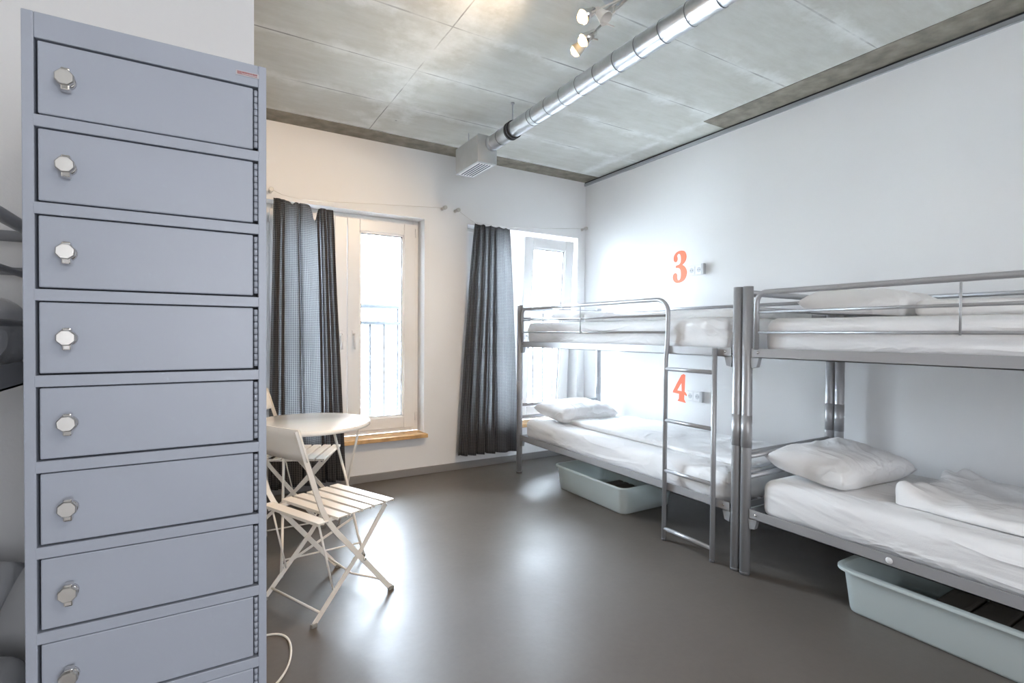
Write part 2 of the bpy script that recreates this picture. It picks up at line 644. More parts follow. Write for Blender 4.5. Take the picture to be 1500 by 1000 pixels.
# building across the street
fac = empty('apartment_building', (3.0, 19.0, -6.0), 'pale blown-out facade seen across the street through the windows', 'building')
box('facade_wall', M['facade'], -16, 16, 0, 3, 0, 9.0, fac)
fw_ = 0
for ix in range(-5, 6):
    for iz in range(3):
        p = box('facade_window', M['facade_win'], ix * 2.6 - .45, ix * 2.6 + .45, -0.03, 0.05, 1.2 + iz * 2.8, 2.6 + iz * 2.8, fac)
tag(box('street_pavement', M['facade'], -20, 26, 4.6, 19.0, -6.1, -6.0), 'pale bright street surface far below the windows', 'street')


# ------------------------------------------------------------------ soft goods
def soft_box(sx, sy, sz, r, nx, ny, nz, disp):
    """rounded box grid from 0..sx, 0..sy, 0..sz, displaced by disp(p, n)"""
    bm = bmesh.new()
    vm = {}
    h = Vector((sx / 2, sy / 2, sz / 2))

    def vert(i, j, k):
        key = (i, j, k)
        if key in vm:
            return vm[key]

        def warp(t):  # denser towards the ends
            return t
        p = Vector((warp(i / nx) * sx, warp(j / ny) * sy, k / nz * sz)) - h
        q = Vector([max(-h[a] + r, min(h[a] - r, p[a])) for a in range(3)])
        d = p - q
        n = d.normalized() if d.length > 1e-9 else Vector((0, 0, 1))
        p = q + n * r
        p = p + h
        p = disp(p, n)
        vm[key] = bm.verts.new(p)
        return vm[key]
    for (fa, na, nb, fixed, nf) in ((0, ny, nz, 'x', nx), (1, nx, nz, 'y', ny), (2, nx, ny, 'z', nz)):
        for side in (0, nf):
            for a in range(na):
                for b in range(nb):
                    c = []
                    for (u, v) in ((a, b), (a + 1, b), (a + 1, b + 1), (a, b + 1)):
                        c.append(vert(side, u, v) if fa == 0 else vert(u, side, v) if fa == 1 else vert(u, v, side))
                    f = bm.faces.new(c)
                    f.smooth = True
    bmesh.ops.recalc_face_normals(bm, faces=bm.faces[:])
    return bm


def from_bm(bm, name, mat, parent=None):
    me = bpy.data.meshes.new(name)
    bm.to_mesh(me)
    bm.free()
    me.materials.append(mat)
    o = bpy.data.objects.new(name, me)
    COL.objects.link(o)
    if parent:
        o.parent = parent
    return o


def fbm(v, o=3):
    return noise.fractal(v, 0.9, 2.1, o, noise_basis='PERLIN_ORIGINAL')


def ridge(v):
    a = abs(noise.noise(v))
    return 1.0 - min(1.0, a * 2.6)


def mattress(x, y, z, label, sd, sx=0.83, sy=2.0, sz=0.155, wr=1.0, group='mattresses on the bunk beds', near_wr=0.0):
    sv = Vector((sd * 7.3, sd * 3.1, sd))

    def disp(p, n):
        q = p + sv
        t = 0.004 * fbm(Vector((q.x * 2.0, q.y * 1.4, q.z * 2)))
        # tight creases that fan out along the sides
        e = max(0.0, 1.0 - min(p.x, sx - p.x) / 0.22)
        t += wr * 0.008 * e * (ridge(Vector((q.x * 3.0 + q.z * 6, q.y * 2.2 - q.x * 3.5, q.z * 14))) - 0.45)
        if near_wr:
            k = max(0.0, 1.0 - p.y / 0.8)
            t += near_wr * 0.020 * k * (ridge(Vector((q.y * 7 + q.x * 8, q.z * 5 + q.y * 2, q.x * 2))) - 0.4)
        return p + n * t + Vector((0, 0, -0.006 * (math.sin(PI * p.y / sy) if p.z > sz * .6 else 0)))
    bm = soft_box(sx, sy, sz, 0.055, 34, 90, 9, disp)
    o = from_bm(bm, 'mattress', M['sheet'])
    o.location = (x, y, z)
    return tag(o, label, 'mattress', group)


def pillow(name, lx, ly, t, loc, rot, label, sd, group='white pillows on the bunks'):
    bm = bmesh.new()
    n = 40
    sv = Vector((sd * 5.7, sd * 2.2, sd * 9.1))
    g = {}
    for s in (1, -1):
        for i in range(n + 1):
            for j in range(n + 1):
                u, v = -1 + 2 * i / n, -1 + 2 * j / n
                edge = (i in (0, n)) or (j in (0, n))
                if edge and s == -1:
                    g[(s, i, j)] = g[(1, i, j)]
                    continue
                pinch = 1 - 0.06 * (1 - u * u) * abs(v) ** 3 - 0.0
                px = u * (1 - 0.07 * (1 - abs(v) ** 1.0) * abs(u) ** 6) * lx / 2
                py = v * (1 - 0.07 * (1 - abs(u) ** 1.0) * abs(v) ** 6) * ly / 2
                hh = ((1 - abs(u) ** 4.2) * (1 - abs(v) ** 4.2)) ** 0.48
                z = s * hh * t / 2
                if s == -1:
                    z = max(z, -t * 0.30)
                q = Vector((px, py, z)) + sv
                corner = (abs(u) * abs(v)) ** 1.5
                w = 0.008 * fbm(Vector((q.x * 4, q.y * 4, q.z * 3)))
                dd = math.atan2(v, u)
                w += 0.010 * corner * ridge(Vector((dd * 5, 0.4 * q.x, sd)))
                w += 0.007 * (ridge(Vector((q.x * 4 + q.y * 2, q.y * 9 - q.x * 3, sd))) - 0.4) * hh
                z += w * (1 if s == 1 else 0.3) * (0.2 + hh)
                g[(s, i, j)] = bm.verts.new((px, py, z))
    for s in (1, -1):
        for i in range(n):
            for j in range(n):
                c = [g[(s, i, j)], g[(s, i + 1, j)], g[(s, i + 1, j + 1)], g[(s, i, j + 1)]]
                if len(set(c)) < 3:
                    continue
                try:
                    f = bm.faces.new(c if s == 1 else list(reversed(c)))
                    f.smooth = True
                except ValueError:
                    pass
    o = from_bm(bm, name, M['pillow'])
    o.location = loc
    o.rotation_euler = rot
    return tag(o, label, 'pillow', group)


def duvet(sx, sy, th, loc, rz, label, sd, crumple=1.0, corner_lift=0.0, group='folded white duvets on the bunks'):
    sv = Vector((sd * 3.7, sd * 8.2, sd * 1.1))

    def disp(p, n):
        q = p + sv
        out = p.copy()
        # ragged outline
        ex = 0.016 * fbm(Vector((q.y * 3, 0, sd)))
        ey = 0.022 * fbm(Vector((q.x * 4, 3, sd)))
        out.x += ex
        out.y += ey * crumple
        if n.z > -0.3:
            up = 0.5 + 0.5 * min(1, max(0, p.z / th))
            zz = 0.012 * fbm(Vector((q.x * 3.0, q.y * 2.2, 1)))
            zz += 0.011 * crumple * (ridge(Vector((q.x * 2.5 + q.y * 1.2, q.y * 5 - q.x * 2, sd))) - 0.35)
            # thicker folded head end
            zz += corner_lift * math.exp(-((sy - p.y) / 0.10) ** 2) * (0.55 + 0.9 * max(0, fbm(Vector((q.x * 6, 0, sd + 4)))))
            out.z += zz * up if p.z > th * .4 else 0
        return out
    bm = soft_box(sx, sy, th, th * 0.46, 44, 70, 4, disp)
    o = from_bm(bm, 'duvet', M['pillow'])
    o.location = loc
    o.rotation_euler = (0, 0, rz)
    return tag(o, label, 'duvet', group)


# ------------------------------------------------------------------ bunk beds
BW, BL = 0.875, 2.108


def bunk(loc, label, mirror=False, sticker=False):
    sx = -1 if mirror else 1
    r = empty('bunk_bed', loc, label, 'bunk bed', 'silver metal bunk beds')
    st = M['steel']

    def P(*a):
        return [(sx * p[0], p[1], p[2]) for p in a]

    def bx(m, x0, x1, *rest, **kw):
        a, b = sorted((sx * x0, sx * x1))
        m.box(a, b, *rest, **kw)
    PR = 0.0245
    for x in (0, BW):
        for y in (0, BL):
            p = tube('post', st, P((x, y, 0.012), (x, y, 1.445)), PR, r, 20)
            z0 = 0.64 if y == 0 or True else 0.55
            tube('sleeve', st, P((x, y, z0), (x, y, z0 + .16)), PR + .0012, p, 20)
            tube('foot_cap', M['cap'], P((x, y, 0.0), (x, y, 0.016)), PR + .001, p, 20)
    for z in (1.090, 0.290):
        for x, s in ((0, 1), (BW, -1)):
            m = MB()
            bx(m, x - .013 if s > 0 else x + .009, x - .009 if s > 0 else x + .013, 0.03, BL - .03, z, z + .047)
            bx(m, x - .013 if s > 0 else x - .03, x + .03 if s > 0 else x + .013, 0.03, BL - .03, z, z + .004)
            sr = m.build('side_rail', st, r)
            for yy in (0.065, BL - .065):
                MB().lathe([(0.0, 0.005), (0.005, 0.004), (0.0075, 0.0)], 12, Matrix.Translation((sx * (x - .013 * s), yy, z + .026)) @ Matrix.Rotation(-sx * s * PI / 2, 4, 'Y')).build('bolt', M['chrome'], sr)
        for y in (0, BL):
            m = MB()
            m.box(*sorted((sx * .02, sx * (BW - .02))), y - .004 + (.008 if y == 0 else -.008), y + .004 + (.008 if y == 0 else -.008), z, z + .04)
            m.build('end_rail', st, r)
        # wire deck under the mattress
        m = MB()
        for k in range(9):
            x = 0.05 + (BW - 0.1) * k / 8
            bx(m, x - .006, x + .006, 0.03, BL - .03, z + .006, z + .010)
        for k in range(30):
            y = 0.05 + (BL - .1) * k / 29
            bx(m, 0.0, BW, y - .0025, y + .0025, z + .010, z + .015)
        m.build('wire_deck', M['steel_dark'], r)
        for y in (0.0, BL):
            s = 1 if y == 0 else -1
            m = MB()
            m.prism([(y + s * .024, z), (y + s * .070, z), (y + s * .058, z - .046), (y + s * .030, z - .052)], 0, *sorted((-sx * .012, sx * .012)))
            m.build('corner_bracket', M['alu'], r)
    for y in (0, BL):
        for z, rr in ((1.415, .0125), (1.335, .009), (0.590, .0125), (0.487, .0125)):
            if mirror and y > 0 and z < 1.0:
                continue
            tube('end_bar', st, P((.02, y, z), (BW - .02, y, z)), rr, r)
    # guard rail that turns down into the ladder
    gy1, gy0 = BL - .055, 0.452
    gx = -0.012
    path = P((gx, gy1, 1.13), (gx, gy1, 1.36)) + [Vector((sx * gx, gy1 - .05 + .05 * math.cos(a), 1.36 + .05 * math.sin(a))) for a in [PI / 2 * i / 6 for i in range(1, 7)]]
    path += [Vector((sx * gx, gy0 + .085 - .085 * math.sin(a), 1.325 + .085 * math.cos(a))) for a in [PI / 2 * i / 8 for i in range(9)]]
    path += P((gx - .006, gy0, 1.15), (gx - .016, gy0, 1.05), (gx - .016, gy0, 0.012))
    g = tube('guard_rail', st, path, 0.0128, r, 14)
    for z in (1.314, 1.215):
        tube('guard_bar', st, P((gx, gy0, z), (gx, gy1, z)), 0.0068, g, 10)
    tube('tie_rod', st, P((gx - .012, 1.255, 1.395), (gx - .012, 1.255, 1.205)), 0.0042, g, 8)
    # ladder
    tube('ladder_stile', st, P((gx - .016, 0.118, 0.012), (gx - .016, 0.118, 1.132)), 0.0132, r, 14)
    for z in (1.003, 0.703, 0.411, 0.070):
        tube('ladder_rung', st, P((gx - .016, 0.12, z), (gx - .016, gy0, z)), 0.0115, r)
    for y in (0.118, gy0):
        tube('ladder_foot', M['cap'], P((gx - .016, y, 0), (gx - .016, y, .014)), .0142, r, 12)
    # wall-side guard
    for z in (1.405, 1.32):
        tube('back_bar', st, P((BW, 0.02, z), (BW, BL - .02, z)), 0.0115, r)
    if sticker:
        m = MB()
        m.lathe([(0.0, 0.003), (0.012, 0.002), (0.013, 0.0)], 14, Matrix.Translation((-.0135, 1.468, .313)) @ Matrix.Rotation(-PI / 2, 4, 'Y'))
        o = m.build('hole_plug', M['plastic_white'], r)
        o['label'] = 'white round plug on the lower side rail'
    return r


XB = 2.343
bunk((XB, 1.666, 0), 'silver metal bunk bed by the corner window, with its ladder in view')
bunk((XB, -0.496, 0), 'silver metal bunk bed at the right edge, nearest the camera', sticker=True)
bunk((-0.325, -0.51, 0), 'dark silver bunk bed at the left edge, half hidden behind the locker', mirror=True)

MX = XB + 0.005
mattress(MX + .012, 1.712, 1.106, 'white sheeted mattress on the top bunk by the corner window', 1.3, near_wr=0.8, sz=0.19)
mattress(MX + .012, 1.72, 0.306, 'white sheeted mattress on the bottom bunk by the corner window', 2.6, near_wr=1.0, sz=0.165)
mattress(MX + .012, -0.455, 1.106, 'white sheeted mattress on the top bunk at the right edge', 3.9, wr=0.3, sz=0.18)
mattress(MX + .012, -0.455, 0.306, 'white sheeted mattress on the bottom bunk at the right edge', 5.2, wr=0.5, sz=0.185)
mattress(-1.163, -0.425, 1.106, 'grey-shaded mattress on the top bunk at the left edge', 6.6, wr=0.6, sz=0.17)
mattress(-1.163, -0.425, 0.306, 'bluish shaded mattress on the bottom bunk at the left edge', 7.1, wr=0.6, sz=0.185)

pillow('pillow', 0.62, 0.40, 0.155, (2.765, 3.53, 0.545), (math.radians(7), 0, math.radians(3)), 'white pillow on the bottom bunk by the corner window', 1)
pillow('pillow', 0.61, 0.40, 0.160, (2.76, 1.375, 0.56), (math.radians(6), 0, math.radians(-4)), 'white pillow at the head of the bottom bunk at the right edge', 2)
pillow('pillow', 0.62, 0.42, 0.15, (2.78, 1.24, 1.345), (math.radians(4), 0, math.radians(3)), 'white pillow at the head of the top bunk at the right edge', 3)
pillow('pillow', 0.58, 0.40, 0.11, (2.86, 3.46, 1.34), (math.radians(4), 0, 0), 'flat white pillow on the top bunk by the corner window', 4)
pillow('pillow', 0.66, 0.40, 0.16, (-0.67, 1.36, 0.615), (math.radians(18), 0, 0), 'shaded pillow on the bottom bunk at the left edge', 5)

duvet(0.62, 1.62, 0.032, (2.555, 1.74, 0.466), math.radians(0.0), 'thin white duvet spread over the bottom bunk by the corner window', 1, 0.7)
duvet(0.66, 1.34, 0.040, (2.50, -0.32, 0.488), math.radians(0), 'rumpled white duvet folded on the bottom bunk at the right edge', 2, 1.7, 0.045)
duvet(0.62, 1.40, 0.055, (2.56, -0.40, 1.284), math.radians(0), 'white duvet folded on the top bunk at the right edge', 3, 0.8, 0.01)
duvet(0.62, 1.42, 0.050, (2.56, 1.76, 1.294), math.radians(0), 'white duvet spread on the top bunk by the corner window', 4, 1.0, 0.02)


# ------------------------------------------------------------------ storage tubs
def tub(x0, y0, w, l, h, label, flange):
    r = empty('storage_tub', (x0, y0, 0), label, 'storage tub', 'white plastic tubs under the bunks')
    bm = bmesh.new()

    def rr(ax, ay, bx_, by_, rad, z, n=6):
        pts = []
        for (cx, cy, a0) in ((bx_ - rad, by_ - rad, 0), (ax + rad, by_ - rad, PI / 2), (ax + rad, ay + rad, PI), (bx_ - rad, ay + rad, 1.5 * PI)):
            for i in range(n + 1):
                a = a0 + PI / 2 * i / n
                pts.append(bm.verts.new((cx + rad * math.cos(a), cy + rad * math.sin(a), z)))
        return pts
    t = 0.006
    sl = 0.022
    rings = [rr(sl + .012, sl + .012, w - sl - .012, l - sl - .012, .04, 0.0),
             rr(sl + .003, sl + .003, w - sl - .003, l - sl - .003, .048, 0.004),
             rr(sl, sl, w - sl, l - sl, .05, 0.014),
             rr(0.004, 0.004, w - .004, l - .004, .055, h - .014)]
    f = flange
    rings += [rr(-f, -f, w + f, l + f, .055 + f, h - .012), rr(-f, -f, w + f, l + f, .055 + f, h - .002), rr(-f + .002, -f + .002, w + f - .002, l + f - .002, .053 + f, h),
              rr(t, t, w - t, l - t, .05, h), rr(t + .002, t + .002, w - t - .002, l - t - .002, .05, h - .006),
              rr(sl + t, sl + t, w - sl - t, l - sl - t, .045, 0.018), rr(sl + t + .012, sl + t + .012, w - sl - t - .012, l - sl - t - .012, .035, 0.008)]
    n = len(rings[0])
    for a, b in zip(rings[:-1], rings[1:]):
        for k in range(n):
            fc = bm.faces.new((a[k], a[(k + 1) % n], b[(k + 1) % n], b[k]))
            fc.smooth = True
    bm.faces.new(list(reversed(rings[0])))
    bm.faces.new(rings[-1])
    bmesh.ops.recalc_face_normals(bm, faces=bm.faces[:])
    o = from_bm(bm, 'tub_body', M['tub'], r)
    try:
        o.data.set_sharp_from_angle(angle=math.radians(50))
    except Exception:
        pass
    return r


def ribbed_mat(x, y, w, l, z, h, n, label):
    m = MB()
    d = l / n
    for k in range(n):
        m.box(0, w, k * d + .002, (k + 1) * d - .002, 0, h, min(h * .45, .014), 3)
    m.box(.004, w - .004, .004, l - .004, 0.001, h * .6)
    o = m.build('ribbed_mat', M['mat'])
    for p in o.data.polygons:
        p.use_smooth = False
    o.location = (x, y, z)
    return tag(o, label, 'mat', 'dark mats in the tubs')


tub(2.365, 2.515, 0.50, 0.775, 0.185, 'white plastic tub on the floor under the bunk by the corner window', 0.008)
tub(2.395, 0.12, 0.52, 1.075, 0.195, 'white plastic tub with a wide rim under the bunk at the right edge', 0.020)
ribbed_mat(2.43, 2.60, 0.37, 0.42, 0.0085, 0.06, 7, 'brown-grey ribbed mat lying in the tub under the bunk by the corner window')
ribbed_mat(2.45, 0.22, 0.41, 0.72, 0.0085, 0.085, 6, 'dark ribbed mat lying in the tub under the bunk at the right edge')


# ------------------------------------------------------------------ locker
LX0, LX1, LY0, LY1, LZ = -0.251, 0.109, 1.13, 1.63, 1.721
lock = empty('locker_cabinet', (0, 0, 0), 'tall blue-grey metal locker column of many narrow doors, at the left', 'locker')
m = MB()
m.box(LX0, LX0 + .0155, LY0, LY1, 0.0, LZ, 0.0015)
m.box(LX1 - .0145, LX1, LY0, LY1, 0.0, LZ, 0.0015)
m.box(LX0 + .0155, LX1 - .0145, LY1 - .01, LY1, 0.0, LZ)
m.box(LX0 + .0155, LX1 - .0145, LY0 + .0005, LY1 - .01, 1.679, LZ, 0.0015)
m.box(LX0 + .0155, LX1 - .0145, LY0 + .004, LY1 - .01, 0.0, 0.104)
m.build('cabinet_shell', M['locker'], lock)
PIT, DH = 0.1428, 0.1185
NX = 11
for k in range(NX):
    zt = 1.676 - PIT * k - DH - .0028
    MB().box(LX0 + .0135, LX1 - .0138, LY0 - .0004, LY0 + .02, zt - .0195, zt, 0.0012).build('divider_rail', M['locker'], lock)
box('interior', M['locker_in'], LX0 + .016, LX1 - .015, LY0 + .022, LY1 - .011, 0.105, 1.678, lock)


def lock_cam():
    m = MB()
    rot = Matrix.Rotation(PI / 2, 4, 'X')      # lathe axis z -> -y
    m.lathe([(0.0125, -0.001), (0.0125, 0.006), (0.0105, 0.0075)], 24, rot)
    # upright hasp block
    m.box(-.0062, .0062, -.019, -.004, -.0195, .0175, 0.0022)
    return m


for k in range(NX):
    zt = 1.676 - PIT * k
    d = MB()
    d.box(LX0 + .0195, 0.0855, LY0 + .002, LY0 + .018, zt - DH, zt, 0.0022)
    dr = d.build('door', M['locker'], lock)
    h = MB()
    hz = zt - .003
    nseg = 9
    sg = (DH - .006) / nseg
    for i in range(nseg):
        h.tube([(0.0905, LY0 + .006, hz - i * sg), (0.0905, LY0 + .006, hz - (i + 1) * sg + .0012)], 0.0037, 10)
    h.build('piano_hinge', M['locker'], dr)
    lk = lock_cam().build('turn_lock', M['chrome'], dr)
    lk.location = (-0.1935, LY0 + .002, zt - .060)
    fc = MB()
    fc.lathe([(0.0125, 0.012), (0.0138, 0.0135), (0.0138, 0.0195), (0.0122, 0.0215)], 8, Matrix.Rotation(PI / 2, 4, 'X') @ Matrix.Rotation(PI / 8 + (0.1 * math.sin(k * 2.1)), 4, 'Z'), smooth=False)
    f_ = fc.build('lock_face', M['brushed'], dr)
    f_.location = (-0.1945, LY0 + .002, zt - .059)
pl = box('maker_plate', M['tagm'], 0.0555, 0.0955, LY0 - .0012, LY0 + .002, 1.6945, 1.7035, lock, bev=0.0004)
pr = MB()
rd = random.Random(4)
x = 0.058
while x < 0.0925:
    w_ = rd.uniform(.0009, .0019)
    pr.box(x, x + w_, LY0 - .0017, LY0 - .001, 1.6985 if x > .066 else 1.6960, 1.7020)
    x += w_ + .0006
pr.box(.066, .0925, LY0 - .0017, LY0 - .001, 1.6962, 1.6970)
pr.build('plate_print', M['red'], pl)


# ------------------------------------------------------------------ numerals and sockets on the right wall
def poly_mesh(outer, holes, mapf, name, mat):
    bm = bmesh.new()
    es = []
    for loop in [outer] + holes:
        vs = [bm.verts.new(mapf(p)) for p in loop]
        for i in range(len(vs)):
            es.append(bm.edges.new((vs[i], vs[(i + 1) % len(vs)])))
    bmesh.ops.triangle_fill(bm, use_beauty=True, edges=es)
    fs = bm.faces[:]
    r = bmesh.ops.extrude_face_region(bm, geom=fs)
    for v in [e for e in r['geom'] if isinstance(e, bmesh.types.BMVert)]:
        v.co.x += 0.0012
    bmesh.ops.recalc_face_normals(bm, faces=bm.faces[:])
    return from_bm(bm, name, mat)


def smooth_loop(pts, it=1):
    for _ in range(it):
        out = []
        n = len(pts)
        for i in range(n):
            a, b = pts[i], pts[(i + 1) % n]
            out.append((a[0] * .75 + b[0] * .25, a[1] * .75 + b[1] * .25))
            out.append((a[0] * .25 + b[0] * .75, a[1] * .25 + b[1] * .75))
        pts = out
    return pts


three = [(150, 408), (118, 390), (106, 330), (118, 270), (152, 218), (210, 190), (272, 188), (328, 208), (360, 260), (370, 330), (357, 400), (322, 447), (282, 478),
         (330, 508), (364, 560), (382, 620), (377, 690), (352, 762), (300, 808), (230, 832), (165, 827), (120, 792), (98, 742), (95, 690), (110, 645), (140, 622), (172, 634),
         (190, 670), (185, 720), (195, 768), (220, 782), (246, 762), (259, 700), (259, 620), (246, 560), (215, 528), (158, 527), (150, 497), (165, 473), (215, 470),
         (246, 440), (259, 390), (256, 310), (241, 262), (215, 243), (190, 258), (180, 290), (193, 330), (189, 382), (170, 404)]
four = [(262, 190), (310, 163), (345, 188), (334, 588), (352, 600), (358, 612), (382, 648), (374, 692), (352, 668), (328, 662), (325, 770), (362, 852), (183, 827), (212, 770), (215, 655), (78, 640), (84, 598), (180, 370)]
hole4 = [(264, 385), (178, 572), (272, 582)]
XN = XW - 0.0012


def map3(p):
    return (XN, 2.998 - (p[0] - 97) / 283 * 0.145, 1.888 - (p[1] - 190) / 640 * 0.261)


def map4(p):
    return (XN, 2.985 - (p[0] - 78) / 304 * 0.146, 0.884 - (p[1] - 163) / 670 * 0.226)


tag(poly_mesh(smooth_loop(three), [], map3, 'bunk_number', M['orange']), 'orange numeral 3 stuck on the white wall above the far bunk', 'number')
tag(poly_mesh(four, [hole4], map4, 'bunk_number', M['orange']), 'orange numeral 4 stuck on the white wall behind the ladder', 'number')


def socket(z0, label):
    r = empty('wall_socket', (XW, 2.755, z0), label, 'socket')
    MB().box(-.011, 0, -.058, .078, -.041, .041, 0.004).build('frame_plate', M['socket'], r)
    for y in (.040, -.030):
        m = MB()
        m.box(-.014, -.010, y - .030, y + .030, -.032, .032, 0.003)
        o = m.build('outlet', M['socket'], r)
        w = MB()
        w.lathe([(0.0, 0.0), (0.0195, 0.0), (0.0205, 0.0016)], 24, Matrix.Translation((-.0138, y, 0)) @ Matrix.Rotation(-PI / 2, 4, 'Y'))
        wl = w.build('outlet_well', M['socket_in'], o)
        pn = MB()
        for dy in (-.0095, .0095):
            pn.lathe([(0.0, .0026), (.003, .0024), (.003, 0)], 10, Matrix.Translation((-.0140, y + dy, 0)) @ Matrix.Rotation(-PI / 2, 4, 'Y'))
        pn.build('pin_holes', M['cap'], o)
    MB().box(-.03, 0, -.085, -.060, -.040, .044, 0.003).build('cable_outlet', M['socket_in'], r)
    return r


socket(1.713, 'upper white double wall socket, above the top bunk')
socket(0.716, 'lower white double wall socket, seen through the bunk ladder')


# ------------------------------------------------------------------ curtains and wires
def curtain(name, topl, topr, botl, botr, z_top, z_bot, y0, prof, amp, label, sd):
    """topl..topr at z_top(f), botl..botr at z_bot(f); prof is the pleat line seen from above: (share of width, depth)"""
    pts = [Vector(p) for p in prof]
    for _ in range(3):
        q = [pts[0]]
        for a, b in zip(pts[:-1], pts[1:]):
            q += [a * .75 + b * .25, a * .25 + b * .75]
        pts = q + [pts[-1]]
    bm = bmesh.new()
    uvl = bm.loops.layers.uv.new('UVMap')
    nv = 60
    nu = len(pts) - 1
    g, uu = [], []
    for j in range(nv + 1):
        t = j / nv
        row, ur = [], []
        L = 0.0
        last = None
        for i, pr in enumerate(pts):
            f, d = pr
            f += 0.010 * math.sin(t * 3.1 + f * 9 + sd)
            w = topl * (1 - f) + topr * f
            b = botl * (1 - f) + botr * f
            e = t ** 0.85
            x = w * (1 - e) + b * e
            y = y0 + amp * d * (0.55 + 0.55 * t) + 0.012 * noise.noise(Vector((f * 5, t * 3, sd)))
            z = z_top(f) * (1 - t) + (z_bot(f) + 0.006 * d) * t
            p = Vector((x, y, z))
            if last is not None:
                L += math.hypot(p.x - last.x, p.y - last.y)
            last = p
            row.append(bm.verts.new(p))
            ur.append(L)
        g.append(row)
        uu.append(ur)
    sc = uu[nv // 2][nu]
    for j in range(nv):
        for i in range(nu):
            f = bm.faces.new((g[j][i], g[j][i + 1], g[j + 1][i + 1], g[j + 1][i]))
            f.smooth = True
            for lp, (jj, ii) in zip(f.loops, ((j, i), (j, i + 1), (j + 1, i + 1), (j + 1, i))):
                lp[uvl].uv = (uu[jj][ii] / uu[jj][nu] * sc, g[jj][ii].co.z)
    o = from_bm(bm, name, M['curtain'])
    sol = o.modifiers.new('cloth_thickness', 'SOLIDIFY')
    sol.thickness = 0.0012
    return tag(o, label, 'curtain')


PLEATS_A = [(0, .2), (.12, .9), (.01, 0), (.14, -1), (.03, -.4), (.17, .8), (.08, .1), (.22, -.9), (.12, -.6), (.25, .2), (.33, -.5), (.42, -.2), (.37, .8), (.47, 1), (.40, -.2), (.52, -1),
            (.60, -.1), (.70, .1), (.73, -.6), (.66, .3), (.80, 1), (.72, 0), (.87, -1), (.76, -.5), (.93, .9), (.83, .3), (1.0, -.8), (.90, -.3), (.98, .7)]
PLEATS_B = [(0, 0), (.13, .8), (.02, .1), (.16, -1), (.05, -.4), (.24, .8), (.13, 0), (.30, -1), (.20, -.4), (.38, .8), (.28, .1), (.46, -1), (.34, -.3), (.54, .9), (.44, 0), (.62, -1), (.50, -.4),
            (.68, .8), (.60, .2), (.76, -.8), (.84, .2), (.94, -.3), (1.0, -.5), (.985, .2)]


def zt1(u):
    # droops between the points where it is still hooked on the wire
    base = 2.163 - 0.045 * u
    dip = 0.105 * math.exp(-((u - 0.66) / 0.045) ** 2) + 0.02 * math.exp(-((u - .30) / .03) ** 2)
    return base - dip


curtain('curtain', 0.432, 0.862, 0.405, 0.952, zt1, lambda u: 0.072, 4.055, PLEATS_A, 0.036, 'charcoal grid check curtain hanging behind the small round table', 1.7)
curtain('curtain', 2.045, 2.395, 1.885, 2.497, lambda u: 2.165 - 0.008 * u - 0.012 * abs(math.sin(u * 14)), lambda u: 0.145 - 0.02 * u, 4.050, PLEATS_B, 0.034, 'charcoal grid check curtain at the left of the corner window', 4.2)


def knob_mb(x, z):
    m = MB()
    rot = Matrix.Translation((x, YB, z)) @ Matrix.Rotation(PI / 2, 4, 'X')
    m.lathe([(0.014, 0), (0.014, 0.006), (0.010, 0.010), (0.010, 0.050), (0.017, 0.053), (0.017, 0.078), (0.014, 0.082)], 18, rot)
    return m


def wire(pts, ks, label):
    r = empty('curtain_wire', (0, 0, 0), label, 'curtain wire')
    tube('steel_cable', M['brushed'], pts, 0.0016, r, 6)
    for k in ks:
        knob_mb(*k).build('wall_knob', M['brushed'], r)
    return r


yw = 4.088
wire([(0.43, yw, 2.225), (0.50, yw - .01, 2.195), (0.60, yw - .02, 2.180), (0.75, yw - .02, 2.182), (0.90, yw - .02, 2.195), (1.2, yw - .01, 2.222), (1.765, yw, 2.268)],
     [(0.425, 2.225), (1.775, 2.272)], 'thin steel curtain wire with two knobs above the left window')
wire([(1.895, yw, 2.268), (1.97, yw - .015, 2.215), (2.04, yw - .03, 2.172), (2.39, yw - .03, 2.168), (2.7, yw - .02, 2.193), (3.30, yw, 2.262)],
     [(1.898, 2.267), (3.305, 2.262)], 'thin steel curtain wire with two knobs above the corner window')


